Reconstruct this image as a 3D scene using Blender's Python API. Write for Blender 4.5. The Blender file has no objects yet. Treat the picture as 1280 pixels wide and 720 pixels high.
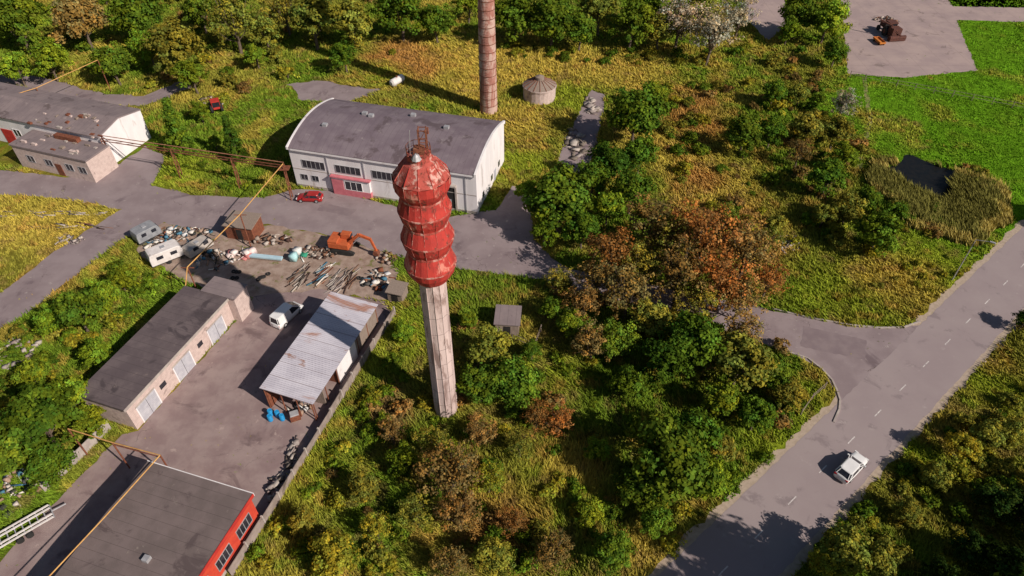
import bpy, bmesh, math, random
import numpy as np
from mathutils import Vector, Matrix
random.seed(7); RNG=np.random.default_rng(11)
S=bpy.context.scene
# ------------------------------------------------------------ camera
H=67.0; TH=math.radians(43); F=853.0
cam_d=bpy.data.cameras.new("Camera"); cam=bpy.data.objects.new("Camera",cam_d); S.collection.objects.link(cam)
cam.location=(0,0,H); cam.rotation_euler=(math.radians(90)-TH,0,0)
cam_d.sensor_width=36; cam_d.lens=36*F/1280; cam_d.clip_end=8000; cam_d.clip_start=0.5
S.camera=cam
def G(u,v,z=0.0):
    """surveyed plan position (metres) of a point at height z"""
    x=(u-640)/F; y=(v-360)/F
    t=(H-z)/(math.sin(TH)+y*math.cos(TH))
    return (t*x, t*(math.cos(TH)-y*math.sin(TH)))
def depth(u,v,z=0): 
    return (H-z)/(math.sin(TH)+(v-360)/F*math.cos(TH))
# ------------------------------------------------------------ light
EL=35; AZ=35
sd=Vector((math.cos(math.radians(AZ))*math.cos(math.radians(EL)),-math.sin(math.radians(AZ))*math.cos(math.radians(EL)),math.sin(math.radians(EL))))
sun=bpy.data.lights.new("sun","SUN"); sun.energy=5.0; sun.angle=math.radians(0.5); sun.color=(1,0.89,0.785)
so=bpy.data.objects.new("sun",sun); S.collection.objects.link(so); so.rotation_euler=(-sd).to_track_quat('-Z','Y').to_euler(); so.location=(60,-40,90)
w=bpy.data.worlds.new("World"); S.world=w; w.use_nodes=True
nt=w.node_tree; sk=nt.nodes.new("ShaderNodeTexSky"); sk.sky_type='NISHITA'; sk.sun_disc=False
sk.sun_elevation=math.radians(EL); sk.sun_rotation=math.atan2(sd.x,sd.y)
bg=nt.nodes['Background']; nt.links.new(sk.outputs[0],bg.inputs[0]); bg.inputs[1].default_value=0.05
S.view_settings.view_transform='Standard'; S.view_settings.look='None'; S.view_settings.exposure=0
# ------------------------------------------------------------ materials
def lk(nt,a,b): nt.links.new(a,b)
def mixc(nt,fac,a,b):
    m=nt.nodes.new("ShaderNodeMix"); m.data_type='RGBA'
    for s,val in ((m.inputs[0],fac),(m.inputs[6],a),(m.inputs[7],b)):
        if hasattr(val,'links'): lk(nt,val,s)
        elif isinstance(val,(int,float)): s.default_value=val
        else: s.default_value=(*val,1)
    return m.outputs[2]
def ramp(nt,src,a,b):
    r=nt.nodes.new("ShaderNodeMapRange"); r.interpolation_type='SMOOTHSTEP'
    lk(nt,src,r.inputs[0]); r.inputs[1].default_value=a; r.inputs[2].default_value=b
    return r.outputs[0]
def noise(nt,vec,sc,det=6,rough=.6,dist=0):
    n=nt.nodes.new("ShaderNodeTexNoise"); lk(nt,vec,n.inputs['Vector']); n.inputs['Scale'].default_value=sc
    n.inputs['Detail'].default_value=det; n.inputs['Roughness'].default_value=rough; n.inputs['Distortion'].default_value=dist
    return n.outputs[0]
MATS={}
def mat(name,c1,c2,scale=1.2,rough=.85,c3=None,t3=.55,s3=.4,bump=.2,bscale=9,metal=0,lines=(),stretch=(1,1,1),spec=.3,c4=None,t4=.6,s4=3,crack=0,ccol=(.12,.09,.085)):
    if name in MATS: return MATS[name]
    m=bpy.data.materials.new(name); m.use_nodes=True; nt=m.node_tree; B=nt.nodes['Principled BSDF']
    tc=nt.nodes.new("ShaderNodeTexCoord"); mp=nt.nodes.new("ShaderNodeMapping"); lk(nt,tc.outputs['Object'],mp.inputs[0]); mp.inputs['Scale'].default_value=stretch
    vec=mp.outputs[0]
    col=mixc(nt,ramp(nt,noise(nt,vec,scale),.35,.65),c1,c2)
    if c3: col=mixc(nt,ramp(nt,noise(nt,vec,s3,8,.65,.6),t3,t3+.1),col,c3)
    if c4: col=mixc(nt,ramp(nt,noise(nt,vec,s4,8,.7,.3),t4,t4+.08),col,c4)
    if crack:
        nz=nt.nodes.new("ShaderNodeTexNoise"); lk(nt,vec,nz.inputs['Vector']); nz.inputs['Scale'].default_value=.5; nz.inputs['Detail'].default_value=5
        va=nt.nodes.new("ShaderNodeVectorMath"); va.operation='MULTIPLY_ADD'; lk(nt,nz.outputs['Color'],va.inputs[0]); va.inputs[1].default_value=(4,4,4); lk(nt,vec,va.inputs[2])
        vo=nt.nodes.new("ShaderNodeTexVoronoi"); vo.feature='DISTANCE_TO_EDGE'; lk(nt,va.outputs[0],vo.inputs['Vector']); vo.inputs['Scale'].default_value=crack
        mk=nt.nodes.new("ShaderNodeMath"); mk.operation='MULTIPLY'; r_=ramp(nt,vo.outputs['Distance'],.014,.003); lk(nt,r_,mk.inputs[0]); lk(nt,ramp(nt,noise(nt,vec,.12),.5,.66),mk.inputs[1])
        col=mixc(nt,mk.outputs[0],col,ccol)
    if lines:
        sp=nt.nodes.new("ShaderNodeSeparateXYZ"); lk(nt,tc.outputs['Object'],sp.inputs[0])
        for ax,spc,wd,lc,fc in lines:
            d=nt.nodes.new("ShaderNodeMath"); d.operation='DIVIDE'; lk(nt,sp.outputs[ax],d.inputs[0]); d.inputs[1].default_value=spc
            fr=nt.nodes.new("ShaderNodeMath"); fr.operation='FRACT'; lk(nt,d.outputs[0],fr.inputs[0])
            lt=nt.nodes.new("ShaderNodeMath"); lt.operation='LESS_THAN'; lk(nt,fr.outputs[0],lt.inputs[0]); lt.inputs[1].default_value=wd
            mu=nt.nodes.new("ShaderNodeMath"); mu.operation='MULTIPLY'; lk(nt,lt.outputs[0],mu.inputs[0]); mu.inputs[1].default_value=fc
            col=mixc(nt,mu.outputs[0],col,lc)
    lk(nt,col,B.inputs['Base Color']); B.inputs['Roughness'].default_value=rough; B.inputs['Metallic'].default_value=metal
    B.inputs['Specular IOR Level'].default_value=spec
    if bump:
        b=nt.nodes.new("ShaderNodeBump"); b.inputs['Strength'].default_value=bump; b.inputs['Distance'].default_value=.1
        lk(nt,noise(nt,vec,bscale),b.inputs['Height']); lk(nt,b.outputs[0],B.inputs['Normal'])
    MATS[name]=m; return m
def attr_mat(name,attr='Col',var=0,scale=1.5,transl=0.0,objcol=False,fine=8,bump=0):
    m=bpy.data.materials.new(name); m.use_nodes=True; nt=m.node_tree; nt.nodes.remove(nt.nodes['Principled BSDF']); out=nt.nodes['Material Output']
    a=nt.nodes.new("ShaderNodeAttribute"); a.attribute_name=attr; col=a.outputs['Color']
    def mul(x,y):
        q=nt.nodes.new("ShaderNodeMix"); q.data_type='RGBA'; q.blend_type='MULTIPLY'; q.inputs[0].default_value=1
        lk(nt,x,q.inputs[6]); lk(nt,y,q.inputs[7]); return q.outputs[2]
    if objcol:
        oi=nt.nodes.new("ShaderNodeObjectInfo"); col=mul(col,oi.outputs['Color'])
    d=nt.nodes.new("ShaderNodeBsdfDiffuse")
    if var:
        g=nt.nodes.new("ShaderNodeNewGeometry")
        v1=mixc(nt,ramp(nt,noise(nt,g.outputs['Position'],scale,4,.7),.3,.7),(1-var,1-var,1-var*.9),(1+var,1+var,1+var*.6)); col=mul(col,v1)
        v2=mixc(nt,ramp(nt,noise(nt,g.outputs['Position'],fine,4,.8),.3,.7),(1-var,1-var,1-var),(1+var,1+var*.9,1+var*.6)); col=mul(col,v2)
        if bump:
            b=nt.nodes.new("ShaderNodeBump"); b.inputs['Strength'].default_value=bump; b.inputs['Distance'].default_value=.25
            lk(nt,noise(nt,g.outputs['Position'],5,4,.8),b.inputs['Height']); lk(nt,b.outputs[0],d.inputs['Normal'])
    lk(nt,col,d.inputs[0]); sh=d.outputs[0]
    if transl:
        t=nt.nodes.new("ShaderNodeBsdfTranslucent"); lk(nt,col,t.inputs[0]); ms=nt.nodes.new("ShaderNodeMixShader"); ms.inputs[0].default_value=transl
        lk(nt,sh,ms.inputs[1]); lk(nt,t.outputs[0],ms.inputs[2]); sh=ms.outputs[0]
    lk(nt,sh,out.inputs[0]); return m
# ------------------------------------------------------------ mesh builders
def link(o): S.collection.objects.link(o); return o
def empty(name,loc=(0,0,0),rz=0):
    e=bpy.data.objects.new(name,None); e.location=loc; e.rotation_euler=(0,0,rz); e.empty_display_size=.5; return link(e)
class MB:
    def __init__(s): s.v=[];s.f=[];s.m=[];s.mats=[]
    def mi(s,m):
        if m not in s.mats: s.mats.append(m)
        return s.mats.index(m)
    def add(s,vs,fs,m):
        b=len(s.v); s.v+= [tuple(p) for p in vs]; k=s.mi(m)
        for f in fs: s.f.append([b+i for i in f]); s.m.append(k)
    def box(s,x0,x1,y0,y1,z0,z1,m,M=None):
        vs=[Vector((x,y,z)) for z in (z0,z1) for x,y in ((x0,y0),(x1,y0),(x1,y1),(x0,y1))]
        if M: vs=[M@p for p in vs]
        s.add(vs,[(0,3,2,1),(4,5,6,7),(0,1,5,4),(1,2,6,5),(2,3,7,6),(3,0,4,7)],m)
    def cyl(s,a,b,r,m,n=10,r2=None,caps=True):
        a=Vector(a);b=Vector(b); r2=r if r2 is None else r2; d=(b-a)
        if d.length<1e-6:return
        q=d.to_track_quat('Z','Y'); ring=[q@Vector((math.cos(2*math.pi*i/n),math.sin(2*math.pi*i/n),0)) for i in range(n)]
        vs=[a+p*r for p in ring]+[b+p*r2 for p in ring]
        fs=[(i,(i+1)%n,n+(i+1)%n,n+i) for i in range(n)]
        if caps: fs+=[tuple(range(n))[::-1],tuple(range(n,2*n))]
        s.add(vs,fs,m)
    def loft(s,rings,m,caps=True):
        n=len(rings[0]); vs=[p for r in rings for p in r]; fs=[]
        for k in range(len(rings)-1):
            for i in range(n): fs.append((k*n+i,k*n+(i+1)%n,(k+1)*n+(i+1)%n,(k+1)*n+i))
        if caps: fs+=[tuple(range(n))[::-1],tuple(range((len(rings)-1)*n,len(rings)*n))]
        s.add(vs,fs,m)
    def rev(s,prof,n,m,c=(0,0),ph=0,caps=True):
        s.loft([[(c[0]+r*math.cos(2*math.pi*i/n+ph),c[1]+r*math.sin(2*math.pi*i/n+ph),z) for i in range(n)] for r,z in prof],m,caps)
    def extx(s,prof,x0,x1,m):
        s.loft([[(x0,y,z) for y,z in prof],[(x1,y,z) for y,z in prof]],m)
    def extz(s,poly,z0,z1,m):
        s.loft([[(x,y,z0) for x,y in poly],[(x,y,z1) for x,y in poly]],m)
    def build(s,name,parent=None,loc=(0,0,0),rz=0,bevel=0,smooth=False,seg=2):
        me=bpy.data.meshes.new(name); me.from_pydata(s.v,[],s.f)
        for m in s.mats: me.materials.append(m)
        me.polygons.foreach_set('material_index',s.m)
        bm=bmesh.new(); bm.from_mesh(me); bmesh.ops.recalc_face_normals(bm,faces=bm.faces); bm.to_mesh(me); bm.free()
        if smooth: me.polygons.foreach_set('use_smooth',[True]*len(me.polygons))
        o=bpy.data.objects.new(name,me); o.location=loc; o.rotation_euler=(0,0,rz); link(o)
        if bevel:
            b=o.modifiers.new('bevel','BEVEL'); b.width=bevel; b.segments=seg; b.limit_method='ANGLE'; b.angle_limit=math.radians(35)
        if parent: o.parent=parent
        return o
def np_mesh(name,verts,faces,cols=None,mats=(),mi=None):
    verts=np.asarray(verts,dtype=np.float32).reshape(-1,3); faces=np.asarray(faces,dtype=np.int32); k=faces.shape[1]; nf=len(faces)
    me=bpy.data.meshes.new(name); me.vertices.add(len(verts)); me.vertices.foreach_set('co',verts.ravel())
    me.loops.add(nf*k); me.loops.foreach_set('vertex_index',faces.ravel()); me.polygons.add(nf)
    me.polygons.foreach_set('loop_start',np.arange(0,nf*k,k,dtype=np.int32)); 
    try: me.polygons.foreach_set('loop_total',np.full(nf,k,dtype=np.int32))
    except Exception: pass
    for m in mats: me.materials.append(m)
    if mi is not None: me.polygons.foreach_set('material_index',np.asarray(mi,dtype=np.int32))
    me.update(calc_edges=True)
    if cols is not None:
        a=me.color_attributes.new('Col','FLOAT_COLOR','POINT'); c=np.ones((len(verts),4),dtype=np.float32); c[:,:3]=cols; a.data.foreach_set('color',c.ravel())
    return me
def inpoly(x,y,poly):
    r=np.zeros(x.shape,bool); n=len(poly); j=n-1
    for i in range(n):
        xi,yi=poly[i]; xj,yj=poly[j]
        c=((yi>y)!=(yj>y))&(x<(xj-xi)*(y-yi)/((yj-yi) if abs(yj-yi)>1e-9 else 1e-9)+xi); r^=c; j=i
    return r
EX=[]
def rough_poly(poly,step=1.2,j=.22):
    out=[]
    for i in range(len(poly)):
        a=Vector(poly[i]); b=Vector(poly[(i+1)%len(poly)]); n=max(1,int((b-a).length/step))
        for k in range(n):
            p=a.lerp(b,k/n); out.append((p.x+random.uniform(-j,j),p.y+random.uniform(-j,j)))
    return out
def sheet(name,poly,z,m,j=.22,ex=True,step=1.2):
    p=rough_poly(poly,step,j) if j else poly
    if ex: EX.append(poly)
    me=bpy.data.meshes.new(name); bm=bmesh.new(); f=bm.faces.new([bm.verts.new((x,y,z)) for x,y in p]); 
    bmesh.ops.triangulate(bm,faces=[f]); bmesh.ops.recalc_face_normals(bm,faces=bm.faces)
    if sum(f.normal.z for f in bm.faces)<0: bmesh.ops.reverse_faces(bm,faces=bm.faces)
    bm.to_mesh(me); bm.free(); me.materials.append(m)
    return link(bpy.data.objects.new(name,me))
def strip_poly(pts,wd,off=0):
    P=[Vector(p) for p in pts]; L=[];R=[]
    for i,p in enumerate(P):
        d=(P[min(i+1,len(P)-1)]-P[max(i-1,0)]).normalized(); n=Vector((-d.y,d.x)); L.append(tuple(p+n*(wd/2+off))); R.append(tuple(p-n*(wd/2-off)))
    return L+R[::-1]
def GP(l): return [G(*p) for p in l]
# ------------------------------------------------------------ noise for zones
TB=RNG.random((256,256))
def vn(x,y):
    xi=np.floor(x).astype(int); yi=np.floor(y).astype(int); fx=x-xi; fy=y-yi; fx=fx*fx*(3-2*fx); fy=fy*fy*(3-2*fy)
    a=TB[xi&255,yi&255];b=TB[(xi+1)&255,yi&255];c=TB[xi&255,(yi+1)&255];d=TB[(xi+1)&255,(yi+1)&255]
    return (a*(1-fx)+b*fx)*(1-fy)+(c*(1-fx)+d*fx)*fy
def fbm(x,y,s,o=4):
    r=0;a=.5
    for k in range(o): r=r+a*vn(x*s+17*k,y*s+31*k); s*=2.1; a*=.5
    return r/.9375
GRN=(.14,.31,.016); LUSH=(.125,.20,.018); OLV=(.215,.215,.032); YEL=(.44,.33,.06); ORG=(.38,.19,.055); BRN=(.22,.13,.06); LIM=(.23,.285,.024)
ZN=[(1240,60,26,GRN,.12),(1180,110,20,GRN,.12),(1265,190,22,GRN,.12),(1120,125,16,GRN,.12),(1265,0,40,GRN,.12),(1400,150,45,GRN,.12),(1110,170,9,GRN,.12),(1160,325,7,LIM,.2),(1200,340,7,LIM,.2),(1240,270,12,GRN,.15),(1265,255,12,GRN,.12),
 (700,80,14,YEL,.4),(560,75,13,YEL,.4),(620,80,14,YEL,.4),(590,110,9,YEL,.4),(520,80,9,ORG,.4),(780,85,13,YEL,.4),(500,60,8,ORG,.4),(40,290,11,YEL,.3),(20,330,10,OLV,.3),(80,300,6,YEL,.3),(60,350,5,ORG,.3),(850,190,10,YEL,.5),(900,230,10,YEL,.5),(930,280,8,ORG,.5),(860,140,9,ORG,.5),(1000,270,8,OLV,.5),(870,220,6,ORG,.5),
 (300,110,7,YEL,.3),(230,215,6,LIM,.3),(300,215,7,LUSH,.3),(655,200,6,LIM,.3),(650,150,8,YEL,.4),(1060,370,8,LIM,.4),(1120,350,7,YEL,.4),(330,130,8,LUSH,.3),(480,95,6,LIM,.3),(720,120,7,LIM,.4),
 (560,390,6,LUSH,.6),(500,430,5,LIM,.6),(400,600,6,LIM,.6),(700,430,4,OLV,.7),(740,520,6,LUSH,.9),(660,560,5,OLV,.8),(700,620,6,LIM,.9),(620,660,6,ORG,.6),(520,480,4,OLV,.6),(1010,500,4,LIM,.5),(450,560,5,LUSH,.6),(760,660,6,LUSH,.9),(720,580,4,YEL,.9),(480,520,4,BRN,.6),(690,470,4,LIM,.7),(380,660,4,OLV,.5),(800,690,4,YEL,.5),(960,560,3,LIM,.5),
 (1120,620,4,OLV,.5),(1200,540,5,YEL,.5),(1235,490,5,LIM,.3),(1160,590,4,LIM,.5),(0,480,10,LUSH,.4),(0,60,12,LUSH,.5),(950,110,8,LUSH,.4),(1000,90,8,OLV,.4),(300,80,10,OLV,.4)]
ZW=[(*G(u,v),r,c,h) for u,v,r,c,h in ZN]
def field(x,y):
    n1=fbm(x,y,.06); n2=fbm(x+90,y-40,.17); n3=fbm(x-50,y+70,.5)
    def lerp(a,b,t): return a*(1-t[:,None])+np.array(b)*t[:,None]
    c=np.tile(np.array(OLV),(len(x),1)); c=lerp(c,LUSH,np.clip((n1-.4)*6,0,1)); c=lerp(c,YEL,np.clip((n2-.55)*5,0,.6)); 
    h=np.full(len(x),.45)
    for zx,zy,r,zc,zh in ZW:
        d=np.sqrt((x-zx)**2+(y-zy)**2)/r+(n2-.5)*1.6; wv=np.clip(1.6-1.3*d,0,1)*.85
        c=lerp(c,zc,wv); h=h*(1-wv)+zh*wv
    lawn=h<.2
    c=lerp(c,ORG,np.where(lawn,0,np.clip((n3-.63)*5,0,.45))); c=lerp(c,BRN,np.where(lawn,0,np.clip((.36-n3)*5,0,.5)))
    c=c*np.where(lawn,.92,1)[:,None]*(.6+.8*fbm(x,y,.9,3))[:,None]
    return c,h*(.6+.8*n3)
# ------------------------------------------------------------ ground
def axis(lo,hi,a,b,st):
    core=np.arange(lo,hi+st,st); left=[];x=lo;s=st
    while x>a: s*=1.5; x-=s; left.append(x)
    right=[];x=core[-1];s=st
    while x<b: s*=1.5; x+=s; right.append(x)
    return np.array(left[::-1]+list(core)+right)
xs=axis(-150,180,-3000,3000,1.0); ys=axis(5,235,-3000,4000,1.0)
X,Y=np.meshgrid(xs,ys); x=X.ravel(); y=Y.ravel(); c,h=field(x,y)
nx=len(xs); ny=len(ys); I=np.arange(nx*ny).reshape(ny,nx)
fc=np.stack([I[:-1,:-1].ravel(),I[:-1,1:].ravel(),I[1:,1:].ravel(),I[1:,:-1].ravel()],1)
M_ground=attr_mat("meadow_soil",var=.3,scale=.8,fine=6,bump=.7)
link(bpy.data.objects.new("ground",np_mesh("ground",np.stack([x,y,np.zeros_like(x)],1),fc,c*.85,[M_ground])))
# ------------------------------------------------------------ paving
M_asph=mat("old_asphalt",(.235,.185,.192),(.29,.235,.24),scale=.25,c3=(.165,.125,.135),t3=.56,s3=.12,bump=.25,bscale=14,c4=(.35,.30,.29),t4=.6,s4=.8,crack=.25)
M_road=mat("road_asphalt",(.29,.235,.24),(.32,.265,.265),scale=.12,c3=(.24,.195,.20),t3=.56,s3=.25,bump=.12,bscale=20,c4=(.35,.295,.29),t4=.6,s4=.5)
M_yard=mat("yard_asphalt",(.245,.175,.172),(.32,.245,.232),scale=.35,c3=(.17,.12,.12),t3=.55,s3=.2,bump=.25,bscale=12,c4=(.40,.31,.285),t4=.6,s4=.5,crack=.22)
M_dirt=mat("dirt",(.27,.19,.15),(.38,.29,.24),scale=.8,c3=(.15,.16,.04),t3=.56,s3=.5,bump=.6,bscale=8)
M_grav=mat("gravel_shoulder",(.38,.30,.23),(.46,.37,.29),scale=2,c3=(.18,.19,.04),t3=.6,s3=1.0,bump=.5,bscale=20)
M_conc=mat("concrete",(.45,.40,.36),(.35,.30,.28),scale=1.2,c3=(.22,.18,.16),t3=.6,s3=.6,bump=.3)
M_pad=mat("concrete_pad",(.40,.31,.29),(.33,.255,.25),scale=.2,c3=(.22,.17,.16),t3=.58,s3=.3,bump=.2,lines=((0,6,.01,(.18,.14,.12),.6),(1,6,.01,(.18,.14,.12),.6)))
M_wht=mat("road_paint",(.72,.68,.66),(.52,.48,.47),scale=3,bump=.05,c3=(.33,.28,.28),t3=.52,s3=4)
a=Vector(G(1030,585)); b=Vector(G(1182,430)); d=(b-a).normalized(); nrm=Vector((-d.y,d.x))
cl=[tuple(a+d*t) for t in (-60,-30,0,30,60,120,300)]
shp=strip_poly(cl,9.4); sheet("road_shoulder",shp,.004,M_grav,j=.4)
rp=strip_poly(cl,7.7); EX.append(rp); sheet("road",rp,.016,M_road,j=.1,ex=False,step=.8)
mb=MB()
for t in np.arange(-55,200,6.0):
    p=a+d*float(t); q=p+d*1.5; o=nrm*.06
    mb.add([(*(p-o),.024),(*(q-o),.024),(*(q+o),.024),(*(p+o),.024)],[(0,1,2,3)],M_wht)
mb.build("lane_marking")
M_patch=mat("asphalt_patch",(.20,.155,.165),(.24,.19,.195),scale=.6,bump=.2)
for (u,v,rx,ry) in ((1040,428,4.0,2.0),(520,300,3,1.2),(420,262,3,1)):
    cx_,cy_=G(u,v); an0=-.3
    sheet("asphalt_patch",[(cx_+sx*rx*math.cos(an0)-sy*ry*math.sin(an0),cy_+sx*rx*math.sin(an0)+sy*ry*math.cos(an0)) for sx,sy in ((-1,-1),(1,-1),(1.1,.9),(-.9,1))],.021,M_patch,j=.12,ex=False,step=.6)
acc=GP([(-60,205),(0,212),(90,222),(150,205),(180,183),(208,195),(192,232),(240,243),(330,248),(372,236),(420,238),(470,252),(560,272),(620,262),(640,232),(662,240),(668,300),(695,328),(740,343),(850,363),(965,388),(1060,408),(1128,411),(1155,402),(1165,440),(1080,520),(1046,530),(1050,508),(1045,488),(1028,462),(985,440),(940,425),(850,395),(720,365),(680,350),(560,335),(480,315),(400,292),(335,280),(260,292),(205,278),(150,302),(110,332),(40,388),(-60,450),(-60,405),(0,368),(60,320),(130,275),(150,262),(90,250),(0,243),(-60,240)])
sheet("access_road",acc,.010,M_asph,j=.3)
yard=GP([(298,398),(318,370),(400,362),(480,378),(492,395),(400,540),(325,655),(290,660),(200,590),(60,760),(-60,760),(0,700),(150,545),(172,537)])
sheet("yard_pavement",yard,.014,M_yard)
sheet("dirt_yard",GP([(170,285),(205,278),(260,292),(335,280),(400,292),(480,315),(500,345),(490,378),(400,364),(318,372),(300,380),(230,350),(170,315)]),.006,M_dirt,j=.5)
sheet("concrete_pavement",GP([(1045,-60),(1060,92),(1130,97),(1222,88),(1195,25),(1300,28),(1300,10),(1190,8),(1150,-60)]),.010,M_pad)
sheet("concrete_pavement",GP([(935,-50),(975,-50),(985,30),(960,52),(930,20)]),.010,M_pad)
sheet("path",strip_poly(GP([(-60,95),(40,102),(120,125),(180,126),(235,105)]),5),.008,M_asph,j=.5)
sheet("path",GP([(360,105),(400,100),(440,108),(480,112),(430,130),(375,125)]),.008,M_asph,j=.5)
sheet("path",GP([(738,112),(757,118),(748,170),(735,215),(712,222),(698,200),(715,160)]),.008,M_asph,j=.4)
sheet("dirt_path",strip_poly(GP([(1080,95),(1088,150),(1072,215)]),1.0),.005,mat("trodden",(.16,.2,.05),(.26,.22,.09)),j=.2,ex=False)
def kerb(px,name="kerb"):
    pts=[Vector(G(*p)) for p in px]; mb=MB()
    for p,q in zip(pts[:-1],pts[1:]):
        dd=(q-p).normalized(); n=Vector((-dd.y,dd.x))*.11
        mb.extz([tuple(p-n),tuple(q-n),tuple(q+n),tuple(p+n)],0,.13,M_conc)
    mb.build(name)
kerb([(985,440),(1010,448),(1028,462),(1040,475),(1046,488),(1050,500),(1049,512),(1042,528)])
kerb([(965,386),(1010,397),(1060,406),(1100,410),(1130,409),(1150,402)])
# ------------------------------------------------------------ common mats
M_white=mat("white_render",(.80,.77,.78),(.71,.68,.69),scale=.6,bump=.08,c3=(.54,.49,.48),t3=.6,s3=.5,stretch=(1,1,.3))
M_pink=mat("pink_render",(.60,.19,.22),(.52,.15,.18),bump=.08)
M_roof=mat("grey_roof",(.165,.128,.15),(.21,.17,.19),scale=.35,rough=.75,bump=.1,lines=((0,1.0,.05,(.10,.08,.09),.6),),c3=(.12,.09,.10),t3=.54,s3=.25,c4=(.25,.21,.22),t4=.6,s4=.7)
M_felt=mat("bitumen_roof",(.105,.082,.088),(.145,.115,.118),scale=.4,bump=.15,c3=(.07,.055,.06),t3=.55,s3=.3,lines=((0,1.1,.04,(.06,.05,.05),.7),),c4=(.19,.15,.14),t4=.62,s4=.8)
M_felt2=mat("bitumen_roof_light",(.20,.16,.165),(.25,.20,.20),scale=.4,bump=.15,c3=(.13,.10,.10),t3=.55,s3=.3,lines=((0,1.1,.04,(.11,.09,.09),.7),),c4=(.32,.26,.25),t4=.62,s4=.7)
M_felt3=mat("bitumen_roof_brown",(.14,.11,.105),(.18,.14,.135),scale=.4,bump=.15,c3=(.10,.075,.075),t3=.55,s3=.25,lines=((0,1.1,.04,(.08,.06,.06),.7),),c4=(.23,.19,.17),t4=.62,s4=.7)
M_glass=mat("window_glass",(.02,.022,.03),(.04,.04,.05),rough=.12,bump=0,spec=.6)
M_brick=mat("pale_brick",(.60,.48,.44),(.50,.39,.36),scale=2,bump=.2,c3=(.33,.25,.23),t3=.58,s3=.6,lines=((2,.3,.1,(.38,.32,.29),.5),))
M_door=mat("grey_door",(.50,.50,.54),(.40,.40,.45),bump=.1,lines=((2,.25,.1,(.3,.3,.33),.6),))
M_dark=mat("dark_opening",(.02,.018,.018),(.03,.027,.027),bump=0)
M_rust=mat("rusty_steel",(.24,.085,.045),(.15,.05,.03),scale=3,bump=.3,c3=(.3,.15,.08),t3=.6,s3=2)
M_redp=mat("red_paint_weathered",(.52,.045,.03),(.42,.03,.025),scale=1,bump=.1)
M_yell=mat("yellow_pipe",(.62,.36,.12),(.5,.26,.09),scale=2,bump=.05)
M_metal=mat("galvanised",(.5,.5,.52),(.38,.38,.4),rough=.5,bump=.1,metal=.3)
M_wood=mat("old_wood",(.22,.17,.14),(.3,.24,.2),scale=2,stretch=(4,4,.5),bump=.3)
M_tyre=mat("tyre",(.02,.02,.02),(.03,.03,.03),bump=.1)
def frame(name,p0,p1):
    p0=Vector(p0[:2]);p1=Vector(p1[:2]); dd=p1-p0
    return empty(name,(p0.x,p0.y,0),math.atan2(dd.y,dd.x)), dd.length
def foot(e,L,D,y0=0):
    M=Matrix.Rotation(e.rotation_euler[2],2); b=Vector(e.location[:2]); EX.append([tuple(b+M@Vector(p)) for p in ((0,y0),(L,y0),(L,D),(0,D))])
def window(mb,x0,x1,z0,z1,fr,n=3,y=0,t=.06):
    mb.box(x0,x1,y-.02,y+.1,z0,z1,M_glass)
    mb.box(x0-t,x1+t,y-.07,y+.1,z0-t,z0,fr); mb.box(x0-t,x1+t,y-.07,y+.1,z1,z1+t,fr)
    mb.box(x0-t,x0,y-.07,y+.1,z0,z1,fr); mb.box(x1,x1+t,y-.07,y+.1,z0,z1,fr)
    for k in range(1,n):
        xx=x0+(x1-x0)*k/n; mb.box(xx-.03,xx+.03,y-.06,y+.1,z0,z1,fr)
# ------------------------------------------------------------ white industrial hall
e,L=frame("industrial_hall",G(372,232),G(597,268)); D=16.5; E=7.7; foot(e,L,D); R=1.5
arc=[(D*k/18,E+R*math.sin(math.pi*k/18)**.9) for k in range(19)]
mb=MB(); mb.extx([(0,0),(D,0)]+arc[::-1],0,L,M_white); mb.build("walls",e)
mb=MB(); up=[(y,z+.22) for y,z in arc]; dn=[(y,z+.004) for y,z in arc]
up[0]=(-.35,E+.02);up[-1]=(D+.35,E+.02);dn[0]=(-.35,E-.1);dn[-1]=(D+.35,E-.1)
mb.extx(up+dn[::-1],.25,L-.25,M_roof); mb.build("roof",e)
mb=MB()
for xa in (-.12,L-.24):
    o=[(y,z+.27) for y,z in arc]; o[0]=(-.4,E+.18);o[-1]=(D+.4,E+.18); i=[(y,z-.25) for y,z in arc]; i[0]=(-.4,E-.35);i[-1]=(D+.4,E-.35)
    mb.extx(o+i[::-1],xa,xa+.36,M_white)
mb.box(.5,L-.5,-.38,-.02,E-.42,E-.12,M_white); mb.build("parapet_trim",e)
mb=MB()
for x0,x1 in ((2.0,6.0),(8.0,12.4),(14.5,18.6)): window(mb,x0,x1,4.1,5.5,M_metal,5)
for x0 in (1.2,3.2,19.8,21.6): window(mb,x0,x0+1.2,1.6,2.6,M_metal,2)
window(mb,9.5,12.5,1.3,2.9,M_white,3,-.5); mb.box(7.2,13.9,-.5,.02,.0,3.4,M_white); mb.box(7.15,13.95,-.56,.03,0,1.2,M_pink); mb.box(7.15,9.2,-.57,.03,1.2,3.0,M_pink); mb.box(7.0,14.1,-.75,.03,3.4,3.6,M_pink)
mb.box(23.5,28.6,-.02,.2,0,4.6,M_dark)
for xx in (23.2,28.6): mb.box(xx,xx+.3,-.15,.1,0,4.9,M_conc)
mb.box(23.2,28.9,-.6,.1,4.9,5.15,M_conc)
mb.box(24,27.9,-.06,.1,0.1,2.2,M_door); 
for xx in (6.7,13.2,19.3,30.5): mb.cyl((xx,-.12,0),(xx,-.12,E-.45),.06,M_metal,6)
mb.box(0.05,L-.05,-.035,.05,3.55,3.68,M_conc); mb.box(.02,L-.02,-.045,.05,0,.5,M_conc)
mb.build("windows_and_doors",e)
mb=MB()
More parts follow.
